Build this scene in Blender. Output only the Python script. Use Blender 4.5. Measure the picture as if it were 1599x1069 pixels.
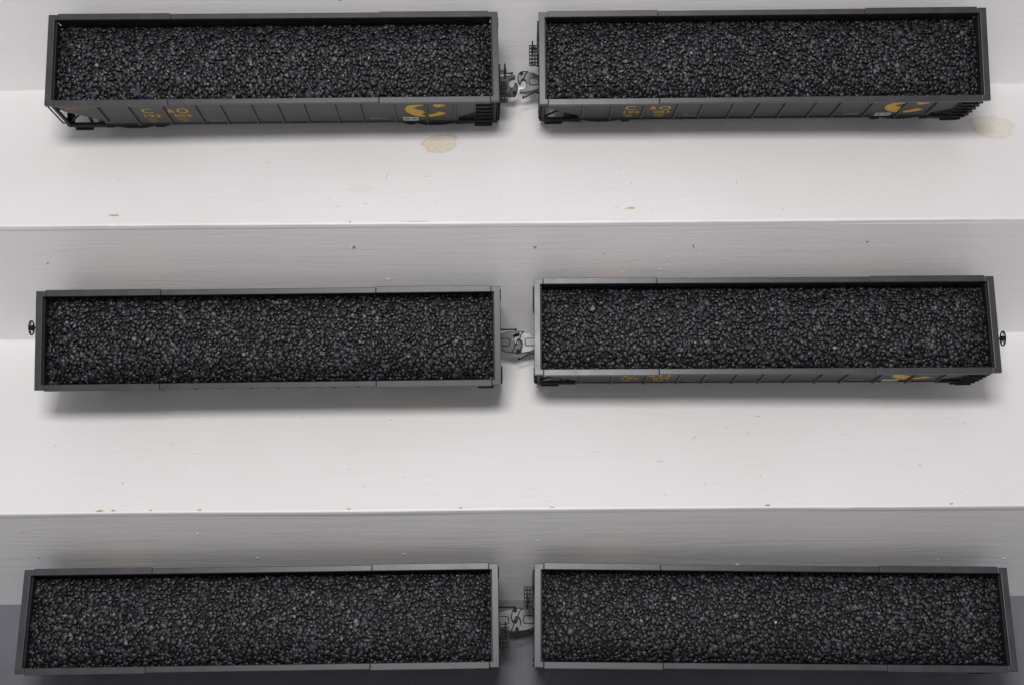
import bpy, bmesh, math, random
from mathutils import Matrix, Vector
import numpy as np

random.seed(7)
rng = np.random.default_rng(11)
scene = bpy.context.scene
for o in list(bpy.data.objects):
    bpy.data.objects.remove(o)
col = scene.collection
S = 0.5                      # one car length in metres; all shapes below are in car lengths

# ------------------------------------------------------------------ camera, world, light, exposure
cam_d = bpy.data.cameras.new('camera')
cam = bpy.data.objects.new('camera', cam_d)
col.objects.link(cam)
cam_d.sensor_width = 36.0
cam_d.lens = 1867.2 / 1599.0 * 36.0
cam_d.clip_start = 0.02
cam_d.clip_end = 60
Rc = Matrix.Rotation(0.75898, 4, 'X') @ Matrix.Rotation(-0.00426, 4, 'Y') @ Matrix.Rotation(-0.00775, 4, 'Z')
cam.matrix_world = Matrix.Translation(Vector((0, -1.97811, 2.06717)) * S) @ Rc
scene.camera = cam

world = bpy.data.worlds.new('World')
scene.world = world
world.use_nodes = True
wb = world.node_tree.nodes['Background']
wb.inputs['Color'].default_value = (0.95, 0.94, 1.0, 1)
wb.inputs['Strength'].default_value = 0.27


def area(name, loc, target, sx, sy, power, color):
    l = bpy.data.lights.new(name, 'AREA')
    l.shape = 'RECTANGLE'
    l.size = sx
    l.size_y = sy
    l.energy = power
    l.color = color
    o = bpy.data.objects.new(name, l)
    o.location = loc
    d = Vector(target) - Vector(loc)
    o.rotation_euler = d.to_track_quat('-Z', 'Y').to_euler()
    col.objects.link(o)
    return o


area('ceiling_lamp', (-0.12, -0.78, 2.02), (0, -0.05, 0.1), 0.62, 0.42, 31.5, (1.0, 0.98, 0.98))
area('front_fill', (-0.15, -3.0, 2.1), (0, 0.0, 0.05), 2.6, 1.4, 15, (1.0, 0.985, 0.97))  # broad soft fill added in front to brighten the risers

vs = scene.view_settings
vs.view_transform = 'Standard'
vs.look = 'None'
vs.exposure = 0.0
vs.gamma = 1.0
vs.use_curve_mapping = False
scene.render.resolution_x = 1024
scene.render.resolution_y = 684

# ------------------------------------------------------------------ helpers


class MB:
    """collects shapes (car lengths) and links them as one mesh"""

    def __init__(self):
        self.v, self.f, self.m, self.sm = [], [], [], []

    def add(self, verts, faces, mat=0, smooth=False):
        o = len(self.v)
        self.v += [tuple(p) for p in verts]
        self.f += [tuple(i + o for i in f) for f in faces]
        self.m += [mat] * len(faces)
        self.sm += [smooth] * len(faces)
        return self

    def box(self, x0, x1, y0, y1, z0, z1, mat=0):
        v = [(x, y, z) for z in (z0, z1) for y in (y0, y1) for x in (x0, x1)]
        f = [(0, 2, 3, 1), (4, 5, 7, 6), (0, 1, 5, 4), (2, 6, 7, 3), (0, 4, 6, 2), (1, 3, 7, 5)]
        return self.add(v, f, mat)

    def prism(self, poly, d0, d1, axis='y', mat=0):
        """polygon extruded along an axis; poly is (x,z) for y, (x,y) for z, (y,z) for x"""
        def pt(p, d):
            if axis == 'y':
                return (p[0], d, p[1])
            if axis == 'z':
                return (p[0], p[1], d)
            return (d, p[0], p[1])
        n = len(poly)
        v = [pt(p, d0) for p in poly] + [pt(p, d1) for p in poly]
        f = [tuple(range(n)), tuple(reversed(range(n, 2 * n)))]
        f += [(i, i + n, (i + 1) % n + n, (i + 1) % n) for i in range(n)]
        return self.add(v, f, mat)

    def tube(self, pts, r, n=8, mat=0):
        pts = [Vector(p) for p in pts]
        rings = []
        for i, p in enumerate(pts):
            t = (pts[min(i + 1, len(pts) - 1)] - pts[max(i - 1, 0)]).normalized()
            a = t.orthogonal().normalized() if abs(t.z) > .9 else t.cross(Vector((0, 0, 1))).normalized()
            b = t.cross(a)
            rings.append([p + (a * math.cos(k * 2 * math.pi / n) + b * math.sin(k * 2 * math.pi / n)) * r for k in range(n)])
        v = [q for R_ in rings for q in R_]
        f = []
        for i in range(len(pts) - 1):
            for k in range(n):
                k2 = (k + 1) % n
                f.append((i * n + k, i * n + k2, (i + 1) * n + k2, (i + 1) * n + k))
        f.append(tuple(range(n)))
        f.append(tuple(reversed(range((len(pts) - 1) * n, len(pts) * n))))
        return self.add(v, f, mat, True)

    def lathe(self, prof, c, axis='y', n=28, mat=0):
        """profile (along, radius) turned around an axis through c"""
        v, f = [], []
        for (a, r) in prof:
            for k in range(n):
                t = k * 2 * math.pi / n
                if axis == 'y':
                    v.append((c[0] + r * math.cos(t), c[1] + a, c[2] + r * math.sin(t)))
                elif axis == 'x':
                    v.append((c[0] + a, c[1] + r * math.cos(t), c[2] + r * math.sin(t)))
                else:
                    v.append((c[0] + r * math.cos(t), c[1] + r * math.sin(t), c[2] + a))
        m = len(prof)
        for i in range(m - 1):
            for k in range(n):
                k2 = (k + 1) % n
                f.append((i * n + k, i * n + k2, (i + 1) * n + k2, (i + 1) * n + k))
        f.append(tuple(range(n)))
        f.append(tuple(reversed(range((m - 1) * n, m * n))))
        return self.add(v, f, mat, True)

    def torus(self, c, R_, r, axis='x', n=28, k=8, mat=0):
        v, f = [], []
        for i in range(n):
            t = i * 2 * math.pi / n
            for j in range(k):
                s = j * 2 * math.pi / k
                d = R_ + r * math.cos(s)
                if axis == 'x':
                    v.append((c[0] + r * math.sin(s), c[1] + d * math.cos(t), c[2] + d * math.sin(t)))
                else:
                    v.append((c[0] + d * math.cos(t), c[1] + d * math.sin(t), c[2] + r * math.sin(s)))
        for i in range(n):
            for j in range(k):
                f.append((i * k + j, ((i + 1) % n) * k + j, ((i + 1) % n) * k + (j + 1) % k, i * k + (j + 1) % k))
        return self.add(v, f, mat, True)

    def build(self, name, mats, parent=None, bevel=0, zoff=0.0, recalc=True):
        me = bpy.data.meshes.new(name)
        me.from_pydata([(x * S, y * S, (z + zoff) * S) for x, y, z in self.v], [], self.f)
        if not isinstance(mats, (list, tuple)):
            mats = [mats]
        for m in mats:
            me.materials.append(m)
        me.polygons.foreach_set('material_index', self.m)
        me.polygons.foreach_set('use_smooth', self.sm)
        me.update()
        if recalc:
            bm = bmesh.new()
            bm.from_mesh(me)
            bmesh.ops.recalc_face_normals(bm, faces=bm.faces)
            bm.to_mesh(me)
            bm.free()
        o = bpy.data.objects.new(name, me)
        col.objects.link(o)
        if parent:
            o.parent = parent
        if bevel:
            b = o.modifiers.new('bevel', 'BEVEL')
            b.width = bevel * S
            b.segments = 2
            b.limit_method = 'ANGLE'
        return o


def empty(name, M):
    o = bpy.data.objects.new(name, None)
    o.empty_display_size = 0.02
    o.matrix_world = M
    col.objects.link(o)
    return o


def tag(o, label=None, cat=None, group=None, kind=None):
    if label:
        o['label'] = label
    if cat:
        o['category'] = cat
    if group:
        o['group'] = group
    if kind:
        o['kind'] = kind
    return o


def copy_tree(o, parent=None, skip=()):
    c = o.copy()
    col.objects.link(c)
    if parent:
        c.parent = parent
    for ch in list(o.children):
        if ch.name.split('.')[0] not in skip:
            copy_tree(ch, c, skip)
    return c

# ------------------------------------------------------------------ materials


def new_mat(name):
    m = bpy.data.materials.new(name)
    m.use_nodes = True
    nt = m.node_tree
    return m, nt, nt.nodes['Principled BSDF']


def plastic(name, c0, c1, rough, spec=0.5, scale=60, bump=0.05, bscale=900, rvar=0.08):
    m, nt, p = new_mat(name)
    N, L = nt.nodes, nt.links
    tc = N.new('ShaderNodeTexCoord')
    n = N.new('ShaderNodeTexNoise')
    n.inputs['Scale'].default_value = scale
    n.inputs['Detail'].default_value = 5
    L.new(tc.outputs['Object'], n.inputs['Vector'])
    r = N.new('ShaderNodeValToRGB')
    r.color_ramp.elements[0].position = .35
    r.color_ramp.elements[1].position = .7
    r.color_ramp.elements[0].color = (*c0, 1)
    r.color_ramp.elements[1].color = (*c1, 1)
    L.new(n.outputs['Fac'], r.inputs['Fac'])
    L.new(r.outputs['Color'], p.inputs['Base Color'])
    mr = N.new('ShaderNodeMapRange')
    mr.inputs['To Min'].default_value = rough - rvar
    mr.inputs['To Max'].default_value = rough + rvar
    L.new(n.outputs['Fac'], mr.inputs['Value'])
    L.new(mr.outputs['Result'], p.inputs['Roughness'])
    p.inputs['Specular IOR Level'].default_value = spec
    if bump:
        n2 = N.new('ShaderNodeTexNoise')
        n2.inputs['Scale'].default_value = bscale
        n2.inputs['Detail'].default_value = 3
        L.new(tc.outputs['Object'], n2.inputs['Vector'])
        b = N.new('ShaderNodeBump')
        b.inputs['Strength'].default_value = bump
        b.inputs['Distance'].default_value = 0.001
        L.new(n2.outputs['Fac'], b.inputs['Height'])
        L.new(b.outputs['Normal'], p.inputs['Normal'])
    return m


M_rim = plastic('rim_paint', (.032, .032, .037), (.042, .042, .048), .36, .5, 40)
M_side = plastic('car_side_paint', (.027, .027, .027), (.040, .039, .038), .44, .5, 45)
M_under = plastic('underframe_black', (.010, .010, .011), (.018, .018, .019), .55, .22, 70)
M_metal = plastic('coupler_metal', (.020, .020, .022), (.040, .040, .043), .33, .5, 90, .08)
M_inner = plastic('hopper_inside_shade', (.010, .010, .011), (.016, .016, .017), .5, .3, 60)  # near-black: the shade inside the car is put into the colour
M_tray = plastic('coal_tray_plastic', (.007, .007, .008), (.011, .011, .012), .6, .25, 90)
M_yellow = plastic('yellow_lettering', (.46, .275, .022), (.56, .34, .035), .5, .4, 300, 0)
M_dull = plastic('faded_yellow_lettering', (.26, .18, .03), (.40, .28, .05), .6, .3, 2500, 0)
M_grey = plastic('pale_lettering', (.22, .20, .16), (.30, .27, .21), .6, .3, 2500, 0)
M_white = plastic('white_lettering', (.62, .61, .58), (.74, .73, .70), .5, .4, 500, 0)


def coal_mat():
    m, nt, p = new_mat('coal')
    N, L = nt.nodes, nt.links
    g = N.new('ShaderNodeNewGeometry')
    r = N.new('ShaderNodeValToRGB')
    e = r.color_ramp.elements
    e[0].color = (.006, .006, .007, 1)
    e[1].color = (.040, .040, .046, 1)
    p.inputs['Specular IOR Level'].default_value = .6
    x = e.new(.5)
    x.color = (.015, .015, .017, 1)
    x = e.new(.8)
    x.color = (.022, .022, .030, 1)
    L.new(g.outputs['Random Per Island'], r.inputs['Fac'])
    tc = N.new('ShaderNodeTexCoord')
    n = N.new('ShaderNodeTexNoise')
    n.inputs['Scale'].default_value = 28
    n.inputs['Detail'].default_value = 3
    L.new(tc.outputs['Object'], n.inputs['Vector'])
    mx = N.new('ShaderNodeMix')
    mx.data_type = 'RGBA'
    mx.blend_type = 'MULTIPLY'
    mx.inputs['Factor'].default_value = .6
    r2 = N.new('ShaderNodeValToRGB')
    r2.color_ramp.elements[0].position = .3
    r2.color_ramp.elements[1].position = .7
    r2.color_ramp.elements[0].color = (.55, .54, .56, 1)
    r2.color_ramp.elements[1].color = (1, 1, 1.06, 1)
    L.new(n.outputs['Fac'], r2.inputs['Fac'])
    L.new(r.outputs['Color'], mx.inputs['A'])
    L.new(r2.outputs['Color'], mx.inputs['B'])
    L.new(mx.outputs['Result'], p.inputs['Base Color'])
    mr = N.new('ShaderNodeMapRange')
    mr.inputs['To Min'].default_value = .38
    mr.inputs['To Max'].default_value = .52
    mul = N.new('ShaderNodeMath')
    mul.operation = 'FRACT'
    m7 = N.new('ShaderNodeMath')
    m7.operation = 'MULTIPLY'
    m7.inputs[1].default_value = 17.3
    L.new(g.outputs['Random Per Island'], m7.inputs[0])
    L.new(m7.outputs[0], mul.inputs[0])
    L.new(mul.outputs[0], mr.inputs['Value'])
    L.new(mr.outputs['Result'], p.inputs['Roughness'])
    n3 = N.new('ShaderNodeTexNoise')
    n3.inputs['Scale'].default_value = 700
    n3.inputs['Detail'].default_value = 3
    L.new(tc.outputs['Object'], n3.inputs['Vector'])
    b = N.new('ShaderNodeBump')
    b.inputs['Strength'].default_value = .25
    b.inputs['Distance'].default_value = .001
    L.new(n3.outputs['Fac'], b.inputs['Height'])
    L.new(b.outputs['Normal'], p.inputs['Normal'])
    return m


M_coal = coal_mat()


def painted_wood(name, base, knots=(), grain=.25, seed=0.0, speck=.5, bump=.35):
    """white paint over boards that run along x; knots: (x, y, rx, ry, strength, angle) in metres"""
    m, nt, p = new_mat(name)
    N, L = nt.nodes, nt.links
    tc = N.new('ShaderNodeTexCoord')
    mp = N.new('ShaderNodeMapping')
    mp.inputs['Location'].default_value = (seed, seed * 1.7, seed * .6)
    mp.inputs['Scale'].default_value = (5, 75, 75)
    L.new(tc.outputs['Object'], mp.inputs['Vector'])
    gn = N.new('ShaderNodeTexNoise')
    gn.inputs['Scale'].default_value = 1.0
    gn.inputs['Detail'].default_value = 6
    gn.inputs['Distortion'].default_value = 1.6
    L.new(mp.outputs['Vector'], gn.inputs['Vector'])
    cn = N.new('ShaderNodeTexNoise')      # broad uneven paint
    cn.inputs['Scale'].default_value = 5
    cn.inputs['Detail'].default_value = 4
    L.new(tc.outputs['Object'], cn.inputs['Vector'])
    r = N.new('ShaderNodeValToRGB')
    r.color_ramp.elements[0].position = .3
    r.color_ramp.elements[1].position = .7
    d = .955
    r.color_ramp.elements[0].color = (base[0] * d, base[1] * d * .995, base[2] * d * .985, 1)
    r.color_ramp.elements[1].color = (*base, 1)
    L.new(cn.outputs['Fac'], r.inputs['Fac'])
    colr = r.outputs['Color']

    def mixc(fac, c):
        nonlocal colr
        mx = N.new('ShaderNodeMix')
        mx.data_type = 'RGBA'
        L.new(fac, mx.inputs['Factor'])
        L.new(colr, mx.inputs['A'])
        mx.inputs['B'].default_value = (*c, 1)
        colr = mx.outputs['Result']

    def ramp(src, a, b, lo=0., hi=1.):
        q = N.new('ShaderNodeMapRange')
        q.inputs['From Min'].default_value = a
        q.inputs['From Max'].default_value = b
        q.inputs['To Min'].default_value = lo
        q.inputs['To Max'].default_value = hi
        L.new(src, q.inputs['Value'])
        return q.outputs['Result']

    def mathn(op, a, b):
        q = N.new('ShaderNodeMath')
        q.operation = op
        for i, s in enumerate((a, b)):
            if isinstance(s, (int, float)):
                q.inputs[i].default_value = s
            else:
                L.new(s, q.inputs[i])
        return q.outputs[0]
    # grain streaks of thin paint
    mixc(ramp(gn.outputs['Fac'], .62, .78, 0, grain), (base[0] * .80, base[1] * .785, base[2] * .76))
    # scuffs that come in patches along the board
    mp2 = N.new('ShaderNodeMapping')
    mp2.inputs['Location'].default_value = (seed * 3, seed, 0)
    mp2.inputs['Scale'].default_value = (38, 420, 420)
    L.new(tc.outputs['Object'], mp2.inputs['Vector'])
    sc = N.new('ShaderNodeTexNoise')
    sc.inputs['Scale'].default_value = 1
    sc.inputs['Detail'].default_value = 2
    L.new(mp2.outputs['Vector'], sc.inputs['Vector'])
    pn = N.new('ShaderNodeTexNoise')
    pn.inputs['Scale'].default_value = 9
    pn.inputs['Detail'].default_value = 2
    mp3 = N.new('ShaderNodeMapping')
    mp3.inputs['Location'].default_value = (seed * 2 + 3.1, seed, 0)
    L.new(tc.outputs['Object'], mp3.inputs['Vector'])
    L.new(mp3.outputs['Vector'], pn.inputs['Vector'])
    sf = mathn('MULTIPLY', ramp(sc.outputs['Fac'], .70, .74), ramp(pn.outputs['Fac'], .50, .60))
    mixc(mathn('MULTIPLY', sf, speck * .8), (.42, .40, .37))
    # specks of dirt
    vo = N.new('ShaderNodeTexVoronoi')
    vo.inputs['Scale'].default_value = 55
    L.new(mp3.outputs['Vector'], vo.inputs['Vector'])
    rnd = N.new('ShaderNodeSeparateColor')
    L.new(vo.outputs['Color'], rnd.inputs['Color'])
    thr = ramp(rnd.outputs['Red'], .80, 1.0, .0, .055)
    sp = mathn('LESS_THAN', vo.outputs['Distance'], thr)
    mixc(mathn('MULTIPLY', sp, speck), (.33, .31, .28))
    # resin knots bleeding through the paint
    for (kx, ky, rx, ry, st, ang) in knots:
        mk = N.new('ShaderNodeMapping')
        mk.vector_type = 'TEXTURE'
        mk.inputs['Location'].default_value = (kx, ky, 0)
        mk.inputs['Rotation'].default_value = (0, 0, ang)
        mk.inputs['Scale'].default_value = (rx, ry, 1000)
        L.new(tc.outputs['Object'], mk.inputs['Vector'])
        kn = N.new('ShaderNodeTexNoise')
        kn.inputs['Scale'].default_value = 1.9
        kn.inputs['Detail'].default_value = 3
        L.new(mk.outputs['Vector'], kn.inputs['Vector'])
        ad = N.new('ShaderNodeMix')
        ad.data_type = 'RGBA'
        ad.blend_type = 'ADD'
        ad.inputs['Factor'].default_value = .95
        L.new(mk.outputs['Vector'], ad.inputs['A'])
        L.new(kn.outputs['Color'], ad.inputs['B'])
        ln = N.new('ShaderNodeVectorMath')
        ln.operation = 'LENGTH'
        sub = N.new('ShaderNodeVectorMath')
        sub.operation = 'SUBTRACT'
        sub.inputs[1].default_value = (.475, .475, .475)
        L.new(ad.outputs['Result'], sub.inputs[0])
        L.new(sub.outputs[0], ln.inputs[0])
        rr = N.new('ShaderNodeValToRGB')
        els = rr.color_ramp.elements
        els[0].position = 0
        els[0].color = (.55, .55, .55, 1)
        els[1].position = 1
        els[1].color = (0, 0, 0, 1)
        for ps, vv in ((.30, .30), (.45, .62), (.60, .35), (.76, .45), (.85, .95), (.92, .30)):
            q = els.new(ps)
            q.color = (vv, vv, vv, 1)
        L.new(ln.outputs['Value'], rr.inputs['Fac'])
        mixc(mathn('MULTIPLY', rr.outputs['Color'], st), (.62, .49, .25))
    L.new(colr, p.inputs['Base Color'])
    p.inputs['Roughness'].default_value = .42
    p.inputs['Specular IOR Level'].default_value = .4
    L.new(ramp(cn.outputs['Fac'], .3, .7, .36, .5), p.inputs['Roughness'])
    b = N.new('ShaderNodeBump')
    b.inputs['Strength'].default_value = bump
    b.inputs['Distance'].default_value = .0008
    fine = N.new('ShaderNodeTexNoise')
    fine.inputs['Scale'].default_value = 220
    fine.inputs['Detail'].default_value = 3
    L.new(tc.outputs['Object'], fine.inputs['Vector'])
    h = mathn('ADD', mathn('MULTIPLY', gn.outputs['Fac'], 1.0), mathn('MULTIPLY', fine.outputs['Fac'], .35))
    L.new(h, b.inputs['Height'])
    L.new(b.outputs['Normal'], p.inputs['Normal'])
    return m


WHITE = (.80, .785, .782)
M_treadU = painted_wood('upper_tread_paint', WHITE, knots=[
    (-.076, .3920, .024, .019, .80, .25), (-.083, .388, .012, .010, .35, .8), (.5765, .4165, .030, .024, .50, -.2), (.566, .411, .014, .010, .3, .5), (-.162, .3085, .018, .006, .22, 0)], grain=.12, seed=1.3, speck=.7)
M_treadM = painted_wood('middle_tread_paint', WHITE, knots=[(.156, .1305, .009, .004, .18, 0)], grain=.08, seed=4.7, speck=.4)
M_riser = painted_wood('riser_paint', (.77, .757, .758), grain=.45, seed=2.2, speck=.35, bump=.42)
M_caulk = plastic('caulk', (.76, .75, .74), (.80, .79, .78), .3, .5, 30)
M_dent = plastic('dent_shadow', (.30, .28, .25), (.44, .41, .37), .7, .2, 900, 0)
M_bare = plastic('bare_wood_chip', (.46, .33, .17), (.60, .46, .28), .7, .2, 600, 0)
M_paintblob = plastic('paint_blob', (.80, .79, .78), (.84, .83, .82), .3, .5, 300, 0)
M_floor = plastic('grey_floor_paint', (.120, .124, .142), (.148, .152, .172), .5, .4, 14, .25, 350)

# ------------------------------------------------------------------ floor and staircase
RISE, TREAD = 0.35991, 0.5009
HX = 2.4
fl = MB()
fl.box(-6, 6, -7.0, -TREAD + .0015, -RISE - .06, -RISE)
tag(fl.build('floor', M_floor), 'smooth grey painted floor at the foot of the white stairs', kind='structure')

stairs = empty('staircase', Matrix.Translation(Vector((0, -TREAD * S, -RISE * S))))
tag(stairs, 'white painted wooden stairs with chipped edges, carrying the model coal cars', 'stairs')
SO = Vector((0, -TREAD, -RISE))


def noise1(n, step, amp):
    """smooth 1-d noise"""
    k = int(n / step) + 3
    c = rng.normal(0, 1, k)
    x = np.arange(n) / step
    i = x.astype(int)
    t = x - i
    t = t * t * (3 - 2 * t)
    return amp * (c[i] * (1 - t) + c[i + 1] * t)


def decal(mb, c, du, dv, pts, mat, h=.0004):
    """a little raised flake on a surface: c centre, du/dv surface axes"""
    c, du, dv = Vector(c), Vector(du), Vector(dv)
    n = du.cross(dv).normalized()
    top = [c + du * a + dv * b + n * h for a, b in pts]
    bot = [c + du * a + dv * b - n * .0005 for a, b in pts]
    k = len(pts)
    mb.add(top + bot, [tuple(range(k))] + [(i, i + k, (i + 1) % k + k, (i + 1) % k) for i in range(k)], mat)


def blob(rx, ry, n=9, j=.35, ang=0.):
    out = []
    for i in range(n):
        t = i * 2 * math.pi / n
        q = 1 + random.uniform(-j, j)
        x, y = rx * q * math.cos(t), ry * q * math.sin(t)
        out.append((x * math.cos(ang) - y * math.sin(ang), x * math.sin(ang) + y * math.cos(ang)))
    return out


def make_tread(y_front, y_back, z, mat, marks, edge_chips):
    """board with a softly rounded, slightly battered front edge"""
    mb = MB()
    n = 700
    xs = np.linspace(-HX, HX, n)
    rad = np.clip(.0042 + noise1(n, 9, .0006) + np.maximum(0, noise1(n, 3, .0011) - .0008), .0025, .009)
    wob = noise1(n, 60, .0006)
    lift = noise1(n, 90, .0004)
    rows = []
    prof_n = 5
    for i, x in enumerate(xs):
        r = rad[i]
        row = [(x, y_back, z)]
        row.append((x, y_front + .05, z + lift[i] * .3))
        for k in range(prof_n + 1):
            a = math.pi / 2 * k / prof_n
            row.append((x, y_front + wob[i] + r - r * math.sin(a), z + lift[i] - r + r * math.cos(a)))
        row.append((x, y_front + wob[i], z - .0115))
        row.append((x, y_back, z - .0115))
        rows.append(row)
    k = len(rows[0])
    v = [p for r_ in rows for p in r_]
    f = []
    for i in range(n - 1):
        for j in range(k - 1):
            f.append((i * k + j, (i + 1) * k + j, (i + 1) * k + j + 1, i * k + j + 1))
    mb.add([tuple(Vector(p) - SO) for p in v], f, 0, False)
    mb.m = [4 if q % (k - 1) >= k - 3 else 0 for q in range(len(f))]
    for (x, y, rx, ry, mt, ang) in marks:
        decal(mb, Vector((x, y, z)) - SO, (1, 0, 0), (0, 1, 0), blob(rx, ry, ang=ang), mt, .00025)
    for (x, rx, ry, mt) in edge_chips:
        decal(mb, Vector((x, y_front + .0055, z + .0002)) - SO, (1, 0, 0), (0, 1, 0), blob(rx, ry, 11, .5), mt, .0003)
    o = mb.build('tread', [mat, M_dent, M_bare, M_paintblob, M_riser], stairs, recalc=True)
    return o


def rand_marks(n, y0, y1):
    out = []
    for _ in range(n):
        x, y = random.uniform(-1.25, 1.3), random.uniform(y0, y1)
        if random.random() < .72:
            s = random.uniform(.0008, .0019)
            out.append((x, y, s, s * random.uniform(.5, 1), 1, random.uniform(0, 3)))
        else:
            out.append((x, y, random.uniform(.003, .008), .00055, 1, random.choice([0.05, 0.1, 1.2, 1.5, .8])))
    return out


random.seed(21)
mk_u = rand_marks(24, .03, .27) + [(-.86, .033, .012, .0035, 2, .05), (.275, .045, .011, .0028, 2, .05), (-.27, .16, .0005, .012, 1, -.1)]
mk_m = rand_marks(30, -.47, -.22)
ch_u = [(random.uniform(-1.2, 1.2), random.uniform(.002, .006), .0016, random.choice([2, 3, 3])) for _ in range(7)] + [(-.34, .002, .003, 1), (-.2, .03, .0012, 2)]
ch_m = [(random.uniform(-1.2, 1.2), random.uniform(.003, .007), .0018, random.choice([1, 2, 3, 3])) for _ in range(8)] + [(-.86, .010, .0022, 2), (-.65, .004, .002, 2), (-.10, .005, .002, 2)]
t1 = make_tread(0, TREAD, RISE, M_treadU, mk_u, ch_u)
t2 = make_tread(-TREAD, 0, 0, M_treadM, mk_m, ch_m)
t3 = make_tread(TREAD, 2 * TREAD, 2 * RISE, M_treadU, [], [])
tag(t1, 'upper white tread with brown knot stains')
tag(t2, 'middle white tread with small specks')


def make_riser(y, z0, z1, marks, seed):
    mb = MB()
    n = 120
    xs = np.linspace(-HX, HX, n)
    w = noise1(n, 20, .0003)
    v, f = [], []
    for i, x in enumerate(xs):
        v += [(x, y + w[i], z0), (x, y + w[i], z1), (x, y + .04, z1), (x, y + .04, z0)]
    for i in range(n - 1):
        for j in range(4):
            f.append((i * 4 + j, (i + 1) * 4 + j, (i + 1) * 4 + (j + 1) % 4, i * 4 + (j + 1) % 4))
    mb.add([tuple(Vector(p) - SO) for p in v], f, 0, True)
    for (x, dz, rx, rz, mt, ang) in marks:
        decal(mb, Vector((x, y - .0006, z1 + .0115 - dz)) - SO, (1, 0, 0), (0, 0, 1), blob(rx, rz, ang=ang), mt, .0005)
    o = mb.build('riser', [M_riser, M_dent, M_bare, M_paintblob], stairs)
    for p_ in o.data.polygons:
        p_.use_smooth = False
    return o


def riser_marks(n):
    out = []
    for _ in range(n):
        x, d = random.uniform(-1.2, 1.2), random.uniform(.06, .30)
        s = random.uniform(.0009, .0022)
        out.append((x, d, s * random.uniform(1, 1.8), s * .7, random.choice([1, 3, 3]), random.uniform(-.3, .3)))
    return out


nails = [(-.337, .068, .0042, .003, 1, 0), (.064, .072, .004, .003, 1, 0), (.415, .072, .0036, .003, 1, 0), (.80, .064, .005, .003, 1, 0),
         (-.337, .0715, .006, .0016, 3, 0), (.066, .0755, .005, .0014, 3, 0), (.417, .0755, .005, .0014, 3, 0), (.80, .068, .006, .0016, 3, 0)]
nails = [(x, d, rx, rz, m_, a) for x, d, rx, rz, m_, a in nails]
r2_ = make_riser(.0009, .0005, RISE - .0118, riser_marks(12) + nails, 1)
r1_ = make_riser(-TREAD + .0009, -RISE, -.0118, riser_marks(16), 2)
r3_ = make_riser(TREAD + .0009, RISE + .0005, 2 * RISE - .0118, riser_marks(14), 3)
for (y, z) in ((.0009, 0), (TREAD + .0009, RISE)):      # painted caulk in the inside corners
    mb = MB()
    n = 200
    xs = np.linspace(-HX, HX, n)
    rr = np.clip(.006 + noise1(n, 8, .0012), .003, .011)
    v, f = [], []
    for i, x in enumerate(xs):
        for k in range(6):
            a = math.pi / 2 * k / 5
            v.append((x, y - rr[i] + rr[i] * math.sin(a) + .0002, z + rr[i] - rr[i] * math.cos(a) + .0002))
    for i in range(n - 1):
        for k in range(5):
            f.append((i * 6 + k, (i + 1) * 6 + k, (i + 1) * 6 + k + 1, i * 6 + k + 1))
    mb.add([tuple(Vector(p) - SO) for p in v], f, 0, True)
    mb.build('caulk_bead', M_caulk, stairs, recalc=False)

# ------------------------------------------------------------------ the hopper car (origin at the wheel bottoms; z = 0 at rim top while building)
W, HB, HC = 0.21721, 0.1412, 0.20326
HW = W / 2
YS = HW - .0105              # side sheet plane
RIBS = [-.3957, -.3282, -.2523, -.1794, -.1238, -.0547, .0033, .0616, .1305, .1868, .262, .3351, .3998]
Z0 = HC


def text_mesh(txt, u0, u1, z0, z1, side, mat, name, parent, ext=.0002):
    """lettering stretched into a box on the side sheet; side -1 faces -y, +1 faces +y (turned round)"""
    cu = bpy.data.curves.new(name, 'FONT')
    cu.body = txt
    cu.offset = .012
    cu.extrude = 0
    ob = bpy.data.objects.new('tmp', cu)
    col.objects.link(ob)
    dg = bpy.context.evaluated_depsgraph_get()
    me = bpy.data.meshes.new_from_object(ob.evaluated_get(dg))
    bpy.data.objects.remove(ob)
    xs = [v.co.x for v in me.vertices]
    ys = [v.co.y for v in me.vertices]
    ax, bx, ay, by = min(xs), max(xs), min(ys), max(ys)
    for v in me.vertices:
        u = u0 + (v.co.x - ax) / (bx - ax) * (u1 - u0)
        z = z0 + (v.co.y - ay) / (by - ay) * (z1 - z0)
        yy = -(YS + .0004)
        if side > 0:
            u, yy = -u, -yy
        v.co = (u * S, yy * S, (z + Z0) * S)
    me.materials.clear()
    me.materials.append(mat)
    o = bpy.data.objects.new(name, me)
    col.objects.link(o)
    o.parent = parent
    return o


def join_meshes(objs, name):
    """bring several lettering meshes into one part"""
    bm = bmesh.new()
    for o in objs:
        bm.from_mesh(o.data)
    me = bpy.data.meshes.new(name)
    bm.to_mesh(me)
    bm.free()
    me.materials.append(objs[0].data.materials[0])
    r = bpy.data.objects.new(name, me)
    col.objects.link(r)
    r.parent = objs[0].parent
    for o in objs:
        bpy.data.objects.remove(o)
    return r


def number_part(num, parent):
    for side in (-1, 1):
        text_mesh(num[:3], -.306, -.268, -.0975, -.082, side, M_yellow, 'car_number', parent)
        text_mesh(num[3:], -.2375, -.2, -.0975, -.082, side, M_yellow, 'car_number', parent)


def side_poly():
    r = [(.407, -HB), (.407, -.117), (.447, -.085), (.478, -.058), (.485, -.006)]
    return r + [(-x, z) for x, z in reversed(r)]


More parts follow.
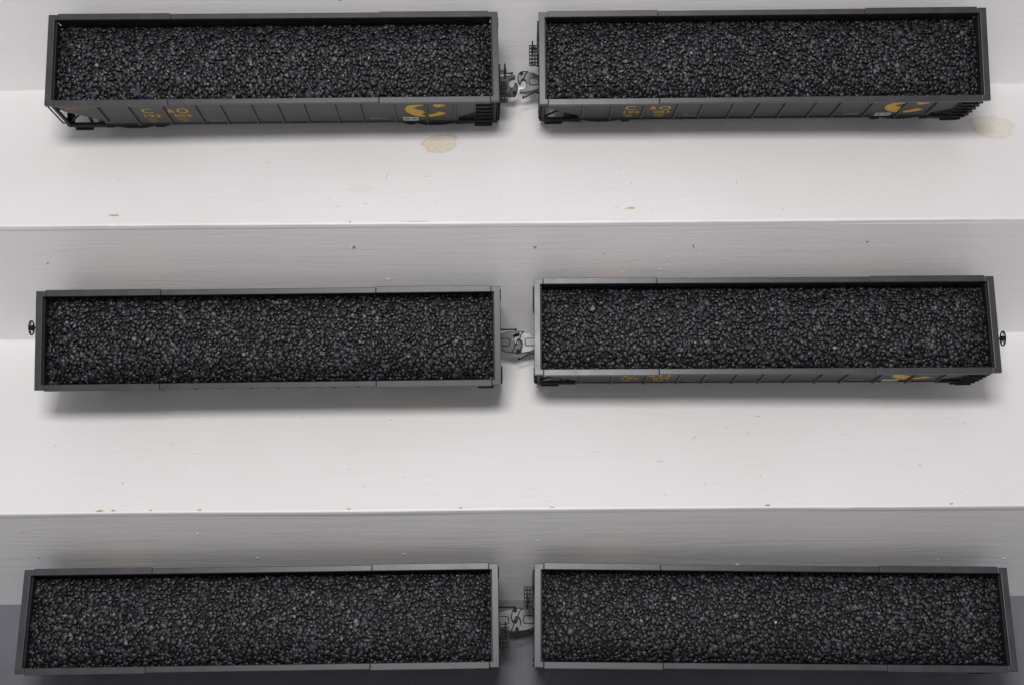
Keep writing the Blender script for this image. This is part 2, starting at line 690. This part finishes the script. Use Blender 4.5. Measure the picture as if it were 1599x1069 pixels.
def make_coupler(sgn, parent):
    """knuckle coupler; outline in (outward, sideways)"""
    def q(x, y):          # traced outline -> car lengths (coupler seen from above, facing outwards)
        return ((515 - x) / 4420.0, (505 - y) / 4420.0)
    body = [q(*p) for p in ((535, 545), (490, 585), (420, 603), (340, 612), (306, 610), (309, 582), (350, 575), (373, 556), (382, 520), (370, 485), (352, 468), (368, 420), (395, 393), (450, 400), (490, 420), (535, 455))]
    kn = [q(*p) for p in ((395, 393), (368, 420), (352, 468), (335, 470), (327, 482), (318, 515), (303, 516), (288, 482), (290, 448), (300, 412), (328, 393), (360, 390))]
    u0 = .497

    def place(poly):
        return [(sgn * (u0 + a), sgn * -b) for a, b in poly]
    mb = MB()
    mb.prism(place(body), -.181, -.165, 'z')
    mb.prism(place([(-.05, -.008), (.005, -.010), (.005, .010), (-.05, .008)]), -.179, -.167, 'z')
    c = mb.build('coupler', M_metal, parent, .0012, Z0)
    k = MB()
    k.prism(place(kn), -.1835, -.1635, 'z')
    k.build('knuckle', M_metal, c, .0014, Z0)
    ks = MB()
    cx_ = sum(a for a, b in kn) / len(kn)
    cy_ = sum(b for a, b in kn) / len(kn)
    ks.prism(place([(cx_ + (a - cx_) * 1.12, cy_ + (b - cy_) * 1.12) for a, b in kn]), -.1645, -.1642, 'z')
    ks.build('knuckle_outline', M_under, c, 0, Z0)  # thin dark sheet added to draw a dark edge round the knuckle
    pn = MB()
    px, py = place([q(325, 412)])[0]
    pn.lathe([(-.1845, .0042), (-.1615, .0042), (-.1605, .0030)], (px, py, 0), 'z', 16)
    pn.build('knuckle_pin', M_under, c, 0, Z0)
    po = MB()
    po.prism(place([q(*p) for p in ((505, 455), (417, 455), (403, 474), (403, 524), (418, 539), (505, 539))]), -.1655, -.1646, 'z')
    po.build('plate_outline', M_under, c, 0, Z0)  # dark sheet added under the plate, only to outline it
    pl = MB()          # raised plate on the coupler head
    pl.prism(place([q(*p) for p in ((505, 462), (420, 462), (410, 478), (410, 520), (422, 532), (505, 532))]), -.1655, -.1637, 'z')
    pl.build('top_plate', M_metal, c, .0006, Z0)
    return c


def make_truck(u, parent):
    t = MB()
    t.box(u - .012, u + .012, -.085, .085, -.172, -.156)
    tr = t.build('truck', M_under, parent, .001, Z0)
    for s in (-1, 1):
        f = MB()
        f.prism([(u - .078, -.170), (u - .066, -.160), (u - .02, -.157), (u + .02, -.157), (u + .066, -.160), (u + .078, -.170), (u + .070, -.181), (u + .046, -.178), (u + .022, -.190), (u - .022, -.190), (u - .046, -.178), (u - .070, -.181)], s * .0835, s * .0895, 'y')
        for du in (-.057, .057):
            f.box(u + du - .009, u + du + .009, s * .0885 - .0015, s * .0885 + .0035, -.185, -.165)
        for du in (-.012, -.004, .004, .012):
            f.lathe([(-.184, .0035), (-.160, .0035)], (u + du, s * .0895, 0), 'z', 10)
        f.build('side_frame', M_under, tr, .0008, Z0)
    for du in (-.057, .057):
        a = MB()
        a.lathe([(-.082, .004), (.082, .004)], (u + du, 0, -.1765), 'y', 12)
        a.build('axle', M_metal, tr, 0, Z0)
        for s in (-1, 1):
            w = MB()
            w.lathe([(s * .064, .0295), (s * .067, .0295), (s * .068, .0262), (s * .082, .0258), (s * .082, .020), (s * .079, .018), (s * .079, .006), (s * .083, .005)], (u + du, 0, -.1765), 'y', 32)
            w.build('wheel', M_metal, tr, 0, Z0)
    return tr


def lever(root, s, bent):
    u = MB()
    yy = s * .0265
    b = .012 if bent else .0
    u.tube([(s * .499, yy, -.160), (s * .508, yy, -.160), (s * .516, yy + s * b * .25, -.160), (s * .528, yy + s * b * .8, -.161), (s * .5355, yy + s * b, -.162)], .0017, 8)
    u.lathe([(-.0028, .0026), (.0028, .0026)], (s * .5355, yy + s * b, -.162), 'z', 10)
    u.lathe([(-.0028, .0026), (.0028, .0026)], (s * .501, yy, -.160), 'z', 10)
    u.build('uncoupling_lever', M_under, root, 0, Z0)


EMB = [
    [(.3300, -.0385), (.3150, -.0368), (.3040, -.0380), (.2970, -.0412), (.2915, -.0470), (.2878, -.0545), (.2865, -.0630), (.2873, -.0725), (.2905, -.0825), (.2960, -.0920), (.3040, -.1005), (.3130, -.1072), (.3230, -.1112), (.3310, -.1115), (.3312, -.1030), (.3262, -.1005), (.3215, -.0978), (.3255, -.0930), (.3315, -.0850), (.3285, -.0775), (.3230, -.0712), (.3150, -.0655), (.3065, -.0605), (.3085, -.0555), (.3130, -.0500), (.3190, -.0462), (.3250, -.0440), (.3300, -.0435)],
    [(.3498, -.0386), (.3555, -.0362), (.3660, -.0358), (.3745, -.0366), (.3798, -.0440), (.3707, -.0494), (.3650, -.0532), (.3600, -.0550), (.3560, -.0525), (.3530, -.0480)],
    [(.3387, -.1000), (.3470, -.0955), (.3562, -.0905), (.3590, -.0845), (.3615, -.0805), (.3645, -.0815), (.3690, -.0838), (.3740, -.0865), (.3795, -.0905), (.3735, -.0972), (.3665, -.1030), (.3590, -.1070), (.3500, -.1105), (.3410, -.1128), (.3385, -.1070)]]


def dashes(rows, mat, name, parent, seedv):
    """rows of stencil marks too small to read: (u0, u1, z, height)"""
    rnd = random.Random(seedv)
    for side in (-1, 1):
        mb = MB()
        for (u0, u1, z, h) in rows:
            u = u0
            while u < u1 - .001:
                w = rnd.uniform(.0012, .0026)
                a, b = (u, min(u + w, u1))
                d0, d1 = (YS + .0001), (YS + .0005)
                if side < 0:
                    mb.box(a, b, -d1, -d0, z - h / 2, z + h / 2)
                else:
                    mb.box(-b, -a, d0, d1, z - h / 2, z + h / 2)
                u += w + rnd.choice([.0007, .0007, .0009, .002])
        mb.build(name, mat, parent, 0, Z0)


def make_car():
    root = empty('hopper_car', Matrix.Identity(4))
    # side sheets with their posts
    for s in (-1, 1):
        mb = MB()
        mb.prism(side_poly(), s * YS, s * (YS - .003), 'y')
        mb.m[1] = 1                   # inner face, shade of the hopper put into a darker colour
        sh = mb.build('side_sheet', [M_side, M_inner], root, .0005, Z0)
        for u in RIBS:
            p = MB()
            p.prism([(u - .0031, s * (YS - .0005)), (u - .0019, s * (YS + .0046)), (u + .0019, s * (YS + .0046)), (u + .0031, s * (YS - .0005))], -HB + .001 if abs(u) < .39 else -.120, -.0085, 'z')
            p.build('side_post', M_side, sh, .0004, Z0)
        b = MB()                      # bottom chord angle
        b.box(-.406, .406, s * YS - .001, s * YS + .0018, -HB - .003, -HB + .0035)
        b.build('bottom_chord', M_under, sh, .0004, Z0)
    # rim: two side rails in three lengths, two end rails
    for s in (-1, 1):
        r = MB()
        yi = HW - .0142
        for (a, b, out) in ((-.4795, -.2316, 0), (-.2308, .2322, .0018), (.2330, .4795, 0)):
            r.box(a, b, min(s * yi, s * (HW - out)), max(s * yi, s * (HW - out)), -.0085 + out * .2, 0 - out * .15)
        r.build('side_rail', M_rim, root, .0011, Z0)
    for s in (-1, 1):
        r = MB()
        x0, x1 = s * (.5 - .0142), s * .5
        y1 = HW - .0022
        xc = s * .4802
        poly = [(x1, -y1), (x1, y1), (xc, y1), (xc, HW - .0145), (x0, HW - .0145), (x0, -HW + .0145), (xc, -HW + .0145), (xc, -y1)]
        r.prism(poly, -.0105, -.0004, 'z')
        r.build('end_rail', M_rim, root, .0011, Z0)
    # inside
    for s in (-1, 1):
        e = MB()
        e.box(min(s * .4835, s * .4875), max(s * .4835, s * .4875), -YS + .0031, YS - .0031, -.058, -.0108)
        e.build('end_bulkhead', M_inner, root, 0, Z0)
        sl = MB()
        sl.prism([(s * .4834, -.054), (s * .4834, -.059), (s * .404, -.121), (s * .36, -.150), (s * .356, -.147)], -YS + .0031, YS - .0031, 'y')
        sl.build('slope_sheet', M_inner, root, 0, Z0)
        for t in (-1, 1):
            c = MB()
            c.box(min(s * .487, s * .494), max(s * .487, s * .494), min(t * (YS - .004), t * (YS + .002)), max(t * (YS - .004), t * (YS + .002)), -.1523, -.0108)
            c.build('corner_post', M_under, root, .0005, Z0)
            q = MB()
            q.box(min(s * .407, s * .4868), max(s * .407, s * .4868), min(t * (YS - .006), t * (YS + .001)), max(t * (YS - .006), t * (YS + .001)), -.1580, -.1415)
            q.build('side_sill', M_under, root, .0005, Z0)
            d = MB()
            d.tube([(s * .486, t * .03, -.140), (s * .455, t * .055, -.088)], .0035, 8)
            d.tube([(s * .44, t * (YS - .008), -.142), (s * .436, t * (YS - .008), -.094)], .0035, 8)
            d.tube([(s * .486, t * (YS - .008), -.142), (s * .45, t * (YS - .008), -.09)], .0025, 8)
            d.build('brace', M_under, root, 0, Z0)
            g = MB()
            y = t * (YS + .0035)
            y = t * (YS - .002)
            for uu in (.449, .482):
                g.box(min(s * uu - .0018, s * uu + .0018), max(s * uu - .0018, s * uu + .0018), y - .0015, y + .0015, -.1695, -.1575)
            g.box(min(s * .445, s * .486), max(s * .445, s * .486), y - .004, y + .004, -.1725, -.1690)
            g.build('stirrup', M_under, root, 0, Z0)
        es = MB()
        es.box(min(s * .484, s * .499), max(s * .484, s * .499), -.097, .097, -.1585, -.1525)
        es.box(min(s * .4945, s * .499), max(s * .4945, s * .499), -.097, .097, -.1522, -.144)
        es.build('end_sill', M_under, root, .0006, Z0)
        cs = MB()
        cs.box(min(s * .36, s * .484), max(s * .36, s * .484), -.016, .016, -.168, -.1525)
        cs.box(min(s * .30, s * .4), max(s * .30, s * .4), -.07, .07, -.1558, -.1505)
        cs.build('draft_sill', M_under, root, .0006, Z0)
    cs = MB()
    cs.box(-.3, .3, -.013, .013, -.162, -.145)
    cs.build('center_sill', M_under, root, .0006, Z0)
    for u in (-.262, -.0875, .0875, .262):
        h = MB()
        p0 = [(u - .075, YS - .004), (u + .075, YS - .004), (u + .075, -YS + .004), (u - .075, -YS + .004)]
        p1 = [(u - .03, .05), (u + .03, .05), (u + .03, -.05), (u - .03, -.05)]
        v = [(a, b, -HB + .002) for a, b in p0] + [(a, b, -.176) for a, b in p1]
        h.add(v, [(0, 1, 2, 3), (7, 6, 5, 4)] + [(i, i + 4, (i + 1) % 4 + 4, (i + 1) % 4) for i in range(4)])
        hb = h.build('hopper_bay', M_under, root, 0, Z0)
        for s in (-1, 1):
            d = MB()
            d.box(u - .034, u + .034, min(s * .030, s * .056), max(s * .030, s * .056), -.183, -.1762)
            d.build('outlet_door', M_under, hb, .0006, Z0)
    # ladders: right-hand end of either side, and beside it on the end
    for s in (-1, 1):
        l = MB()
        y = -s * (YS + .0045)
        for u in (.4495, .4815):
            l.box(min(s * u - .0016, s * u + .0016), max(s * u - .0016, s * u + .0016), min(y, y + s * .0015), max(y, y + s * .0015), -.152, -.012)
        for k in range(6):
            z = -.030 - k * .0225
            l.box(min(s * .4478, s * .4832), max(s * .4478, s * .4832), min(y + s * .0002, y - s * .0042), max(y + s * .0002, y - s * .0042), z - .0022, z)
        l.build('side_ladder', M_under, root, 0, Z0)
        gp = MB()
        gp.prism([(s * .4068, -.1412), (s * .4068, -.120), (s * .447, -.0875), (s * .4865, -.062), (s * .4865, -.1412)], -s * (YS - .0062), -s * (YS - .0085), 'y')
        gp.build('dark_gap_sheet', M_inner, root, 0, Z0)  # dark sheet added behind the ladder to black out the see-through gap
        l = MB()
        x = s * .4965
        for yy in (-s * .096, -s * .066):
            l.box(min(x, x + s * .0015), max(x, x + s * .0015), yy - .0014, yy + .0014, -.152, -.0125)
        for k in range(6):
            z = -.030 - k * .0225
            l.box(min(x + s * .0004, x + s * .0065), max(x + s * .0004, x + s * .0065), min(-s * .0975, -s * .0645), max(-s * .0975, -s * .0645), z - .0022, z)
        l.build('end_ladder', M_under, root, 0, Z0)
        g = MB()
        x = s * .497
        for yy in (s * .100, s * .088):
            g.tube([(x - s * .004, yy, -.020), (x + s * .003, yy, -.020), (x + s * .003, yy, -.125), (x - s * .004, yy, -.125)], .0017, 6)
        g.build('grab_iron', M_under, root, 0, Z0)
        make_coupler(s, root)
        make_truck(s * .352, root)
    # brake gear on the right-hand end
    w = MB()
    cx, cy, cz = .5140, -.029, -.0165
    w.torus((cx, cy, cz), .0150, .0016, 'x', 32, 8)
    for k in range(5):
        a = k * 2 * math.pi / 5 + .3
        w.tube([(cx + .001, cy, cz), (cx, cy + .015 * math.cos(a), cz + .015 * math.sin(a))], .0011, 6)
    w.lathe([(-.003, .0055), (.003, .0055)], (cx, cy, cz), 'x', 14)
    w.tube([(.487, cy, cz), (cx + .003, cy, cz)], .0018, 8)
    w.build('brake_wheel', M_under, root, 0, Z0)
    b = MB()
    b.box(.4878, .5035, -.042, -.014, -.062, -.012)
    b.tube([(.497, -.028, -.06), (.499, -.020, -.15)], .0012, 6)
    b.build('brake_housing', M_under, root, .0012, Z0)
    pf = MB()
    x0, x1, y0, y1, z = .4965, .5215, -.069, -.019, -.105
    pf.box(x0, x1, y0, y0 + .0022, z - .0025, z)
    pf.box(x0, x1, y1 - .0022, y1, z - .0025, z)
    pf.box(x1 - .0022, x1, y0 + .0022, y1 - .0022, z - .0025, z)
    for k in range(1, 6):
        y = y0 + (y1 - y0) * k / 6
        pf.box(x0, x1 - .0022, y - .0020, y + .0020, z - .0024, z - .0002)
    for k in range(1, 4):
        x = x0 + (x1 - x0) * k / 4 - .001
        pf.box(x - .0016, x + .0016, y0 + .0022, y1 - .0022, z - .0036, z - .0025)
    pf.tube([(x1 - .004, y0 + .006, z - .002), (.494, y0 + .006, z - .03)], .0012, 6)
    pf.tube([(x1 - .004, y1 - .006, z - .002), (.494, y1 - .006, z - .03)], .0012, 6)
    pf.build('brake_platform', M_under, root, 0, Z0)
    # lettering
    for side in (-1, 1):
        a = text_mesh('C', -.304, -.280, -.0725, -.0445, side, M_yellow, 'reporting_mark', root)
        b = text_mesh('&', -.2475, -.2320, -.071, -.0475, side, M_yellow, 'reporting_mark', root)
        c = text_mesh('O', -.2265, -.2005, -.0735, -.046, side, M_yellow, 'reporting_mark', root)
        join_meshes([a, b, c], 'reporting_mark')
        e = MB()
        for poly in EMB:
            if side < 0:
                e.prism(poly, -(YS + .0006), -(YS + .0001), 'y')
            else:
                e.prism([(-u, z) for u, z in poly], YS + .0006, YS + .0001, 'y')
        e.build('emblem', M_yellow, root, 0, Z0)
        k = MB()
        fr = .0017
        u0, u1, z0, z1 = .2800, .3140, -.1345, -.1148
        um = (u0 + u1) / 2
        for (a, b, c, d) in ((u0, u1, z1 - fr * 1.7, z1), (u0, u1, z0, z0 + fr * 1.7), (u0, u0 + fr, z0 + fr * 1.7, z1 - fr * 1.7), (u1 - fr, u1, z0 + fr * 1.7, z1 - fr * 1.7), (um - fr / 2, um + fr / 2, z0 + fr * 1.7, z1 - fr * 1.7)):
            if side < 0:
                k.box(a, b, -(YS + .0006), -(YS + .0001), c, d)
            else:
                k.box(-b, -a, YS + .0001, YS + .0006, c, d)
        for i in range(5):
            for base in (u0 + .0028, um + .002):
                a = base + i * .0026
                if side < 0:
                    k.box(a, a + .0012, -(YS + .0006), -(YS + .0001), -.1275 + (i % 2) * .002, -.1235)
                else:
                    k.box(-a - .0012, -a, YS + .0001, YS + .0006, -.1275 + (i % 2) * .002, -.1235)
        k.build('stencil_panel', M_white, root, 0, Z0)
    dashes([(-.3045, -.284, -.1075, .0042), (-.3025, -.284, -.1155, .0042), (-.300, -.284, -.1235, .0042)], M_dull, 'weight_stencil', root, 3)
    dashes([(-.2345, -.211, -.1075, .0042), (-.2345, -.211, -.1155, .0042), (-.231, -.211, -.1235, .0042)], M_dull, 'weight_stencil', root, 3)
    dashes([(-.1655, -.158, -.107, .0035), (-.1635, -.149, -.121, .0040), (-.143, -.128, -.121, .0040)], M_grey, 'data_stencil', root, 5)
    dashes([(.2055, .2125, -.1195, .0075), (.214, .2385, -.1195, .0055)], M_grey, 'maintenance_stencil', root, 9)
    dashes([(-.4665, -.4195, -.0395, .007)], M_dull, 'end_stencil', root, 9)
    return root


POSE = {'TL': [-0.51334, 0.3151, 0.57404, 0.01708, 0.57982, 0.01884],
        'TR': [0.57633, 0.31383, 0.5719, -0.00262, 0.64692, -0.01411],
        'ML': [-0.51316, -0.19525, 0.20754, 0.00626, 0.67808, 0.00606],
        'MR': [0.55913, -0.17393, 0.21358, -0.0094, 0.54154, -0.02003],
        'BL': [-0.52153, -0.67091, -0.14095, 0.0065, 0.47071, 0.00315],
        'BR': [0.55281, -0.67701, -0.14388, -0.01953, 0.46292, 0.00487]}
TURN = {'TR', 'BR', 'ML'}
NUM = {'TL': '192055', 'TR': '192083', 'ML': None, 'MR': '192034', 'BL': None, 'BR': None}
WHERE = {'TL': 'black model coal hopper car, left on the upper tread, yellow number 192055 in view',
         'TR': 'black model coal hopper car, right on the upper tread beside the right knot stain',
         'ML': 'black model coal hopper car, left on the middle tread, brake wheel beyond its left end',
         'MR': 'black model coal hopper car, right on the middle tread, sliver of lettered side showing',
         'BL': 'grey rimmed model coal hopper car, left on the grey floor below the stairs',
         'BR': 'grey rimmed model coal hopper car, right on the grey floor below the stairs'}
CWHERE = {'TL': 'glossy black coal heaped in the upper left hopper car numbered 192055',
          'TR': 'glossy black coal heaped in the upper right hopper car',
          'ML': 'glossy black coal heaped in the left hopper car on the middle tread',
          'MR': 'glossy black coal heaped in the right hopper car on the middle tread',
          'BL': 'glossy black coal heaped in the left hopper car on the grey floor',
          'BR': 'glossy black coal heaped in the right hopper car on the grey floor'}


def pose_matrix(k):
    x, y, z, yaw, roll, pitch = POSE[k]
    R_ = Matrix.Rotation(yaw, 4, 'Z') @ Matrix.Rotation(roll, 4, 'X') @ Matrix.Rotation(pitch, 4, 'Y')
    M = Matrix.Translation(Vector((x, y, z)) * S) @ R_ @ Matrix.Translation((0, 0, -HC * S))
    if k in TURN:
        M = M @ Matrix.Rotation(math.pi, 4, 'Z')
    return M


proto = make_car()
cars = {}
for k in ('TL', 'TR', 'ML', 'MR', 'BL', 'BR'):
    cars[k] = proto if k == 'TL' else copy_tree(proto)
for k, o in cars.items():
    o.matrix_world = pose_matrix(k)
    tag(o, WHERE[k], 'model railcar', 'model hopper cars set out on the stairs')
    for s_ in (-1, 1):
        lever(o, s_, k[1] == 'R')
    if NUM[k]:
        number_part(NUM[k], o)

# ------------------------------------------------------------------ coal loads
AX, AY = .4865, .0975


def mound(x, y, ph):
    """height of the heap under the rim"""
    ty = np.clip(1 - np.abs(y) / AY, 0, 1)
    tx = np.clip((AX - np.abs(x)) / .05, 0, 1)
    prof = np.minimum(1, ty / .68)
    prof = np.sin(prof * math.pi / 2) ** 1.1
    ex = np.sin(tx * math.pi / 2) * .55 + .45
    return -.0395 + .0255 * prof * ex + .0018 * np.sin(x * 21 + ph) * ty + .0012 * np.sin(x * 47 + ph * 2 + y * 40) * ty


def coal(k, M):
    root = empty('coal_load', M @ Matrix.Translation((0, 0, (Z0 - .045) * S)))
    tag(root, CWHERE[k], 'coal load', 'coal loads in the hopper cars')
    zo = .045
    ph = rng.uniform(0, 6)
    # base insert
    nx, ny = 120, 26
    gx, gy = np.meshgrid(np.linspace(-AX, AX, nx), np.linspace(-AY, AY, ny))
    gz = mound(gx, gy, ph) - .0062
    v = [(a, b, c) for a, b, c in zip(gx.ravel(), gy.ravel(), gz.ravel())]
    f = [(j * nx + i, j * nx + i + 1, (j + 1) * nx + i + 1, (j + 1) * nx + i) for j in range(ny - 1) for i in range(nx - 1)]
    mb = MB()
    mb.add(v, f, 0, True)
    lip = .0022
    for (a, b, c, d) in ((-AX, AX, -AY, -AY + lip), (-AX, AX, AY - lip, AY), (-AX, -AX + lip, -AY + lip, AY - lip), (AX - lip, AX, -AY + lip, AY - lip)):
        mb.box(a, b, c, d, -.046, -.0372)
    mb.build('base_tray', M_tray, root, 0, zo, recalc=False)
    # lumps
    sp = .0087
    P = []
    j = 0
    y = -AY + .004
    while y < AY - .003:
        x = -AX + .004 + (sp / 2 if j % 2 else 0)
        while x < AX - .003:
            P.append((x, y))
            x += sp
        y += sp * .87
        j += 1
    P = np.array(P)
    P += rng.uniform(-.37, .37, P.shape) * sp
    extra = np.stack([rng.uniform(-AX + .004, AX - .004, 120), rng.uniform(-AY + .004, AY - .004, 120)], 1)
    big = np.stack([rng.uniform(-AX + .01, AX - .01, 260), rng.uniform(-AY + .01, AY - .01, 260)], 1)
    P = np.concatenate([P, extra, big])
    P[:, 0] = np.clip(P[:, 0], -AX + .004, AX - .004)
    P[:, 1] = np.clip(P[:, 1], -AY + .004, AY - .004)
    n = len(P)
    rad = np.exp(rng.normal(math.log(.0049), .22, n))
    rad[-260:] = rng.uniform(.0060, .0082, 260)
    asp = 1 + np.abs(rng.normal(0, .45, n))
    rot = rng.uniform(0, 2 * math.pi, n)
    hgt = rad * rng.uniform(.45, .85, n)
    zc = mound(P[:, 0], P[:, 1], ph) + rng.normal(0, .0009, n) - .0014
    e = .001
    sx = (mound(P[:, 0] + e, P[:, 1], ph) - mound(P[:, 0] - e, P[:, 1], ph)) / (2 * e)
    sy = (mound(P[:, 0], P[:, 1] + e, ph) - mound(P[:, 0], P[:, 1] - e, ph)) / (2 * e)
    tx = sx + rng.normal(0, .17, n)
    ty = sy + rng.normal(0, .17, n)
    V, F, SM = [], [], []
    K = 6
    o = 0
    for i in range(n):
        r, a0 = rad[i], rot[i]
        k_ = K if rng.random() < .6 else K - 1
        ang = np.sort(rng.uniform(0, 2 * math.pi / k_ * .75, k_) + np.arange(k_) * 2 * math.pi / k_)
        rr = rng.uniform(.78, 1.18, k_)
        ux = np.cos(ang) * rr * r * math.sqrt(asp[i])
        uy = np.sin(ang) * rr * r / math.sqrt(asp[i])
        X = ux * math.cos(a0) - uy * math.sin(a0)
        Y = ux * math.sin(a0) + uy * math.cos(a0)
        cxo, cyo = rng.normal(0, .12, 2) * r
        h = hgt[i]
        for (q, hz) in ((.85, -1.1 * h), (1.0, -.1 * h), (.90, .66 * h), (.66, h)):
            xx = X * q + (cxo if q < .7 else 0)
            yy = Y * q + (cyo if q < .7 else 0)
            zz = np.full(k_, hz) + rng.normal(0, .07 * h, k_) + xx * tx[i] + yy * ty[i]
            V += list(zip(P[i, 0] + xx - 0, P[i, 1] + yy, zc[i] + zz))
        for q in range(3):
            for t in range(k_):
                t2 = (t + 1) % k_
                F.append((o + q * k_ + t, o + q * k_ + t2, o + (q + 1) * k_ + t2, o + (q + 1) * k_ + t))
        F.append(tuple(o + 3 * k_ + t for t in range(k_)))
        SM += [bool(rng.random() < .8)] * (3 * k_ + 1)
        o += 4 * k_
    lm = MB()
    lm.v = [(min(max(a, -AX + .001), AX - .001), min(max(b, -AY + .001), AY - .001), c) for a, b, c in V]
    lm.f = F
    lm.m = [0] * len(F)
    lm.sm = SM
    lm.build('coal_lumps', M_coal, root, 0, zo, recalc=False)
    if k == 'BR':      # one pale fleck lying in the heap
        fk = MB()
        fk.lathe([(-.0016, .0008), (-.0008, .0026), (.0010, .0022), (.0018, .0008)], (-.0065, .010, float(mound(np.float64(-.0065), np.float64(.010), ph)) + .0042), 'z', 7)
        fk.build('pale_fleck', M_white, root, 0, zo)
    return root


for k in cars:
    coal(k, pose_matrix(k))
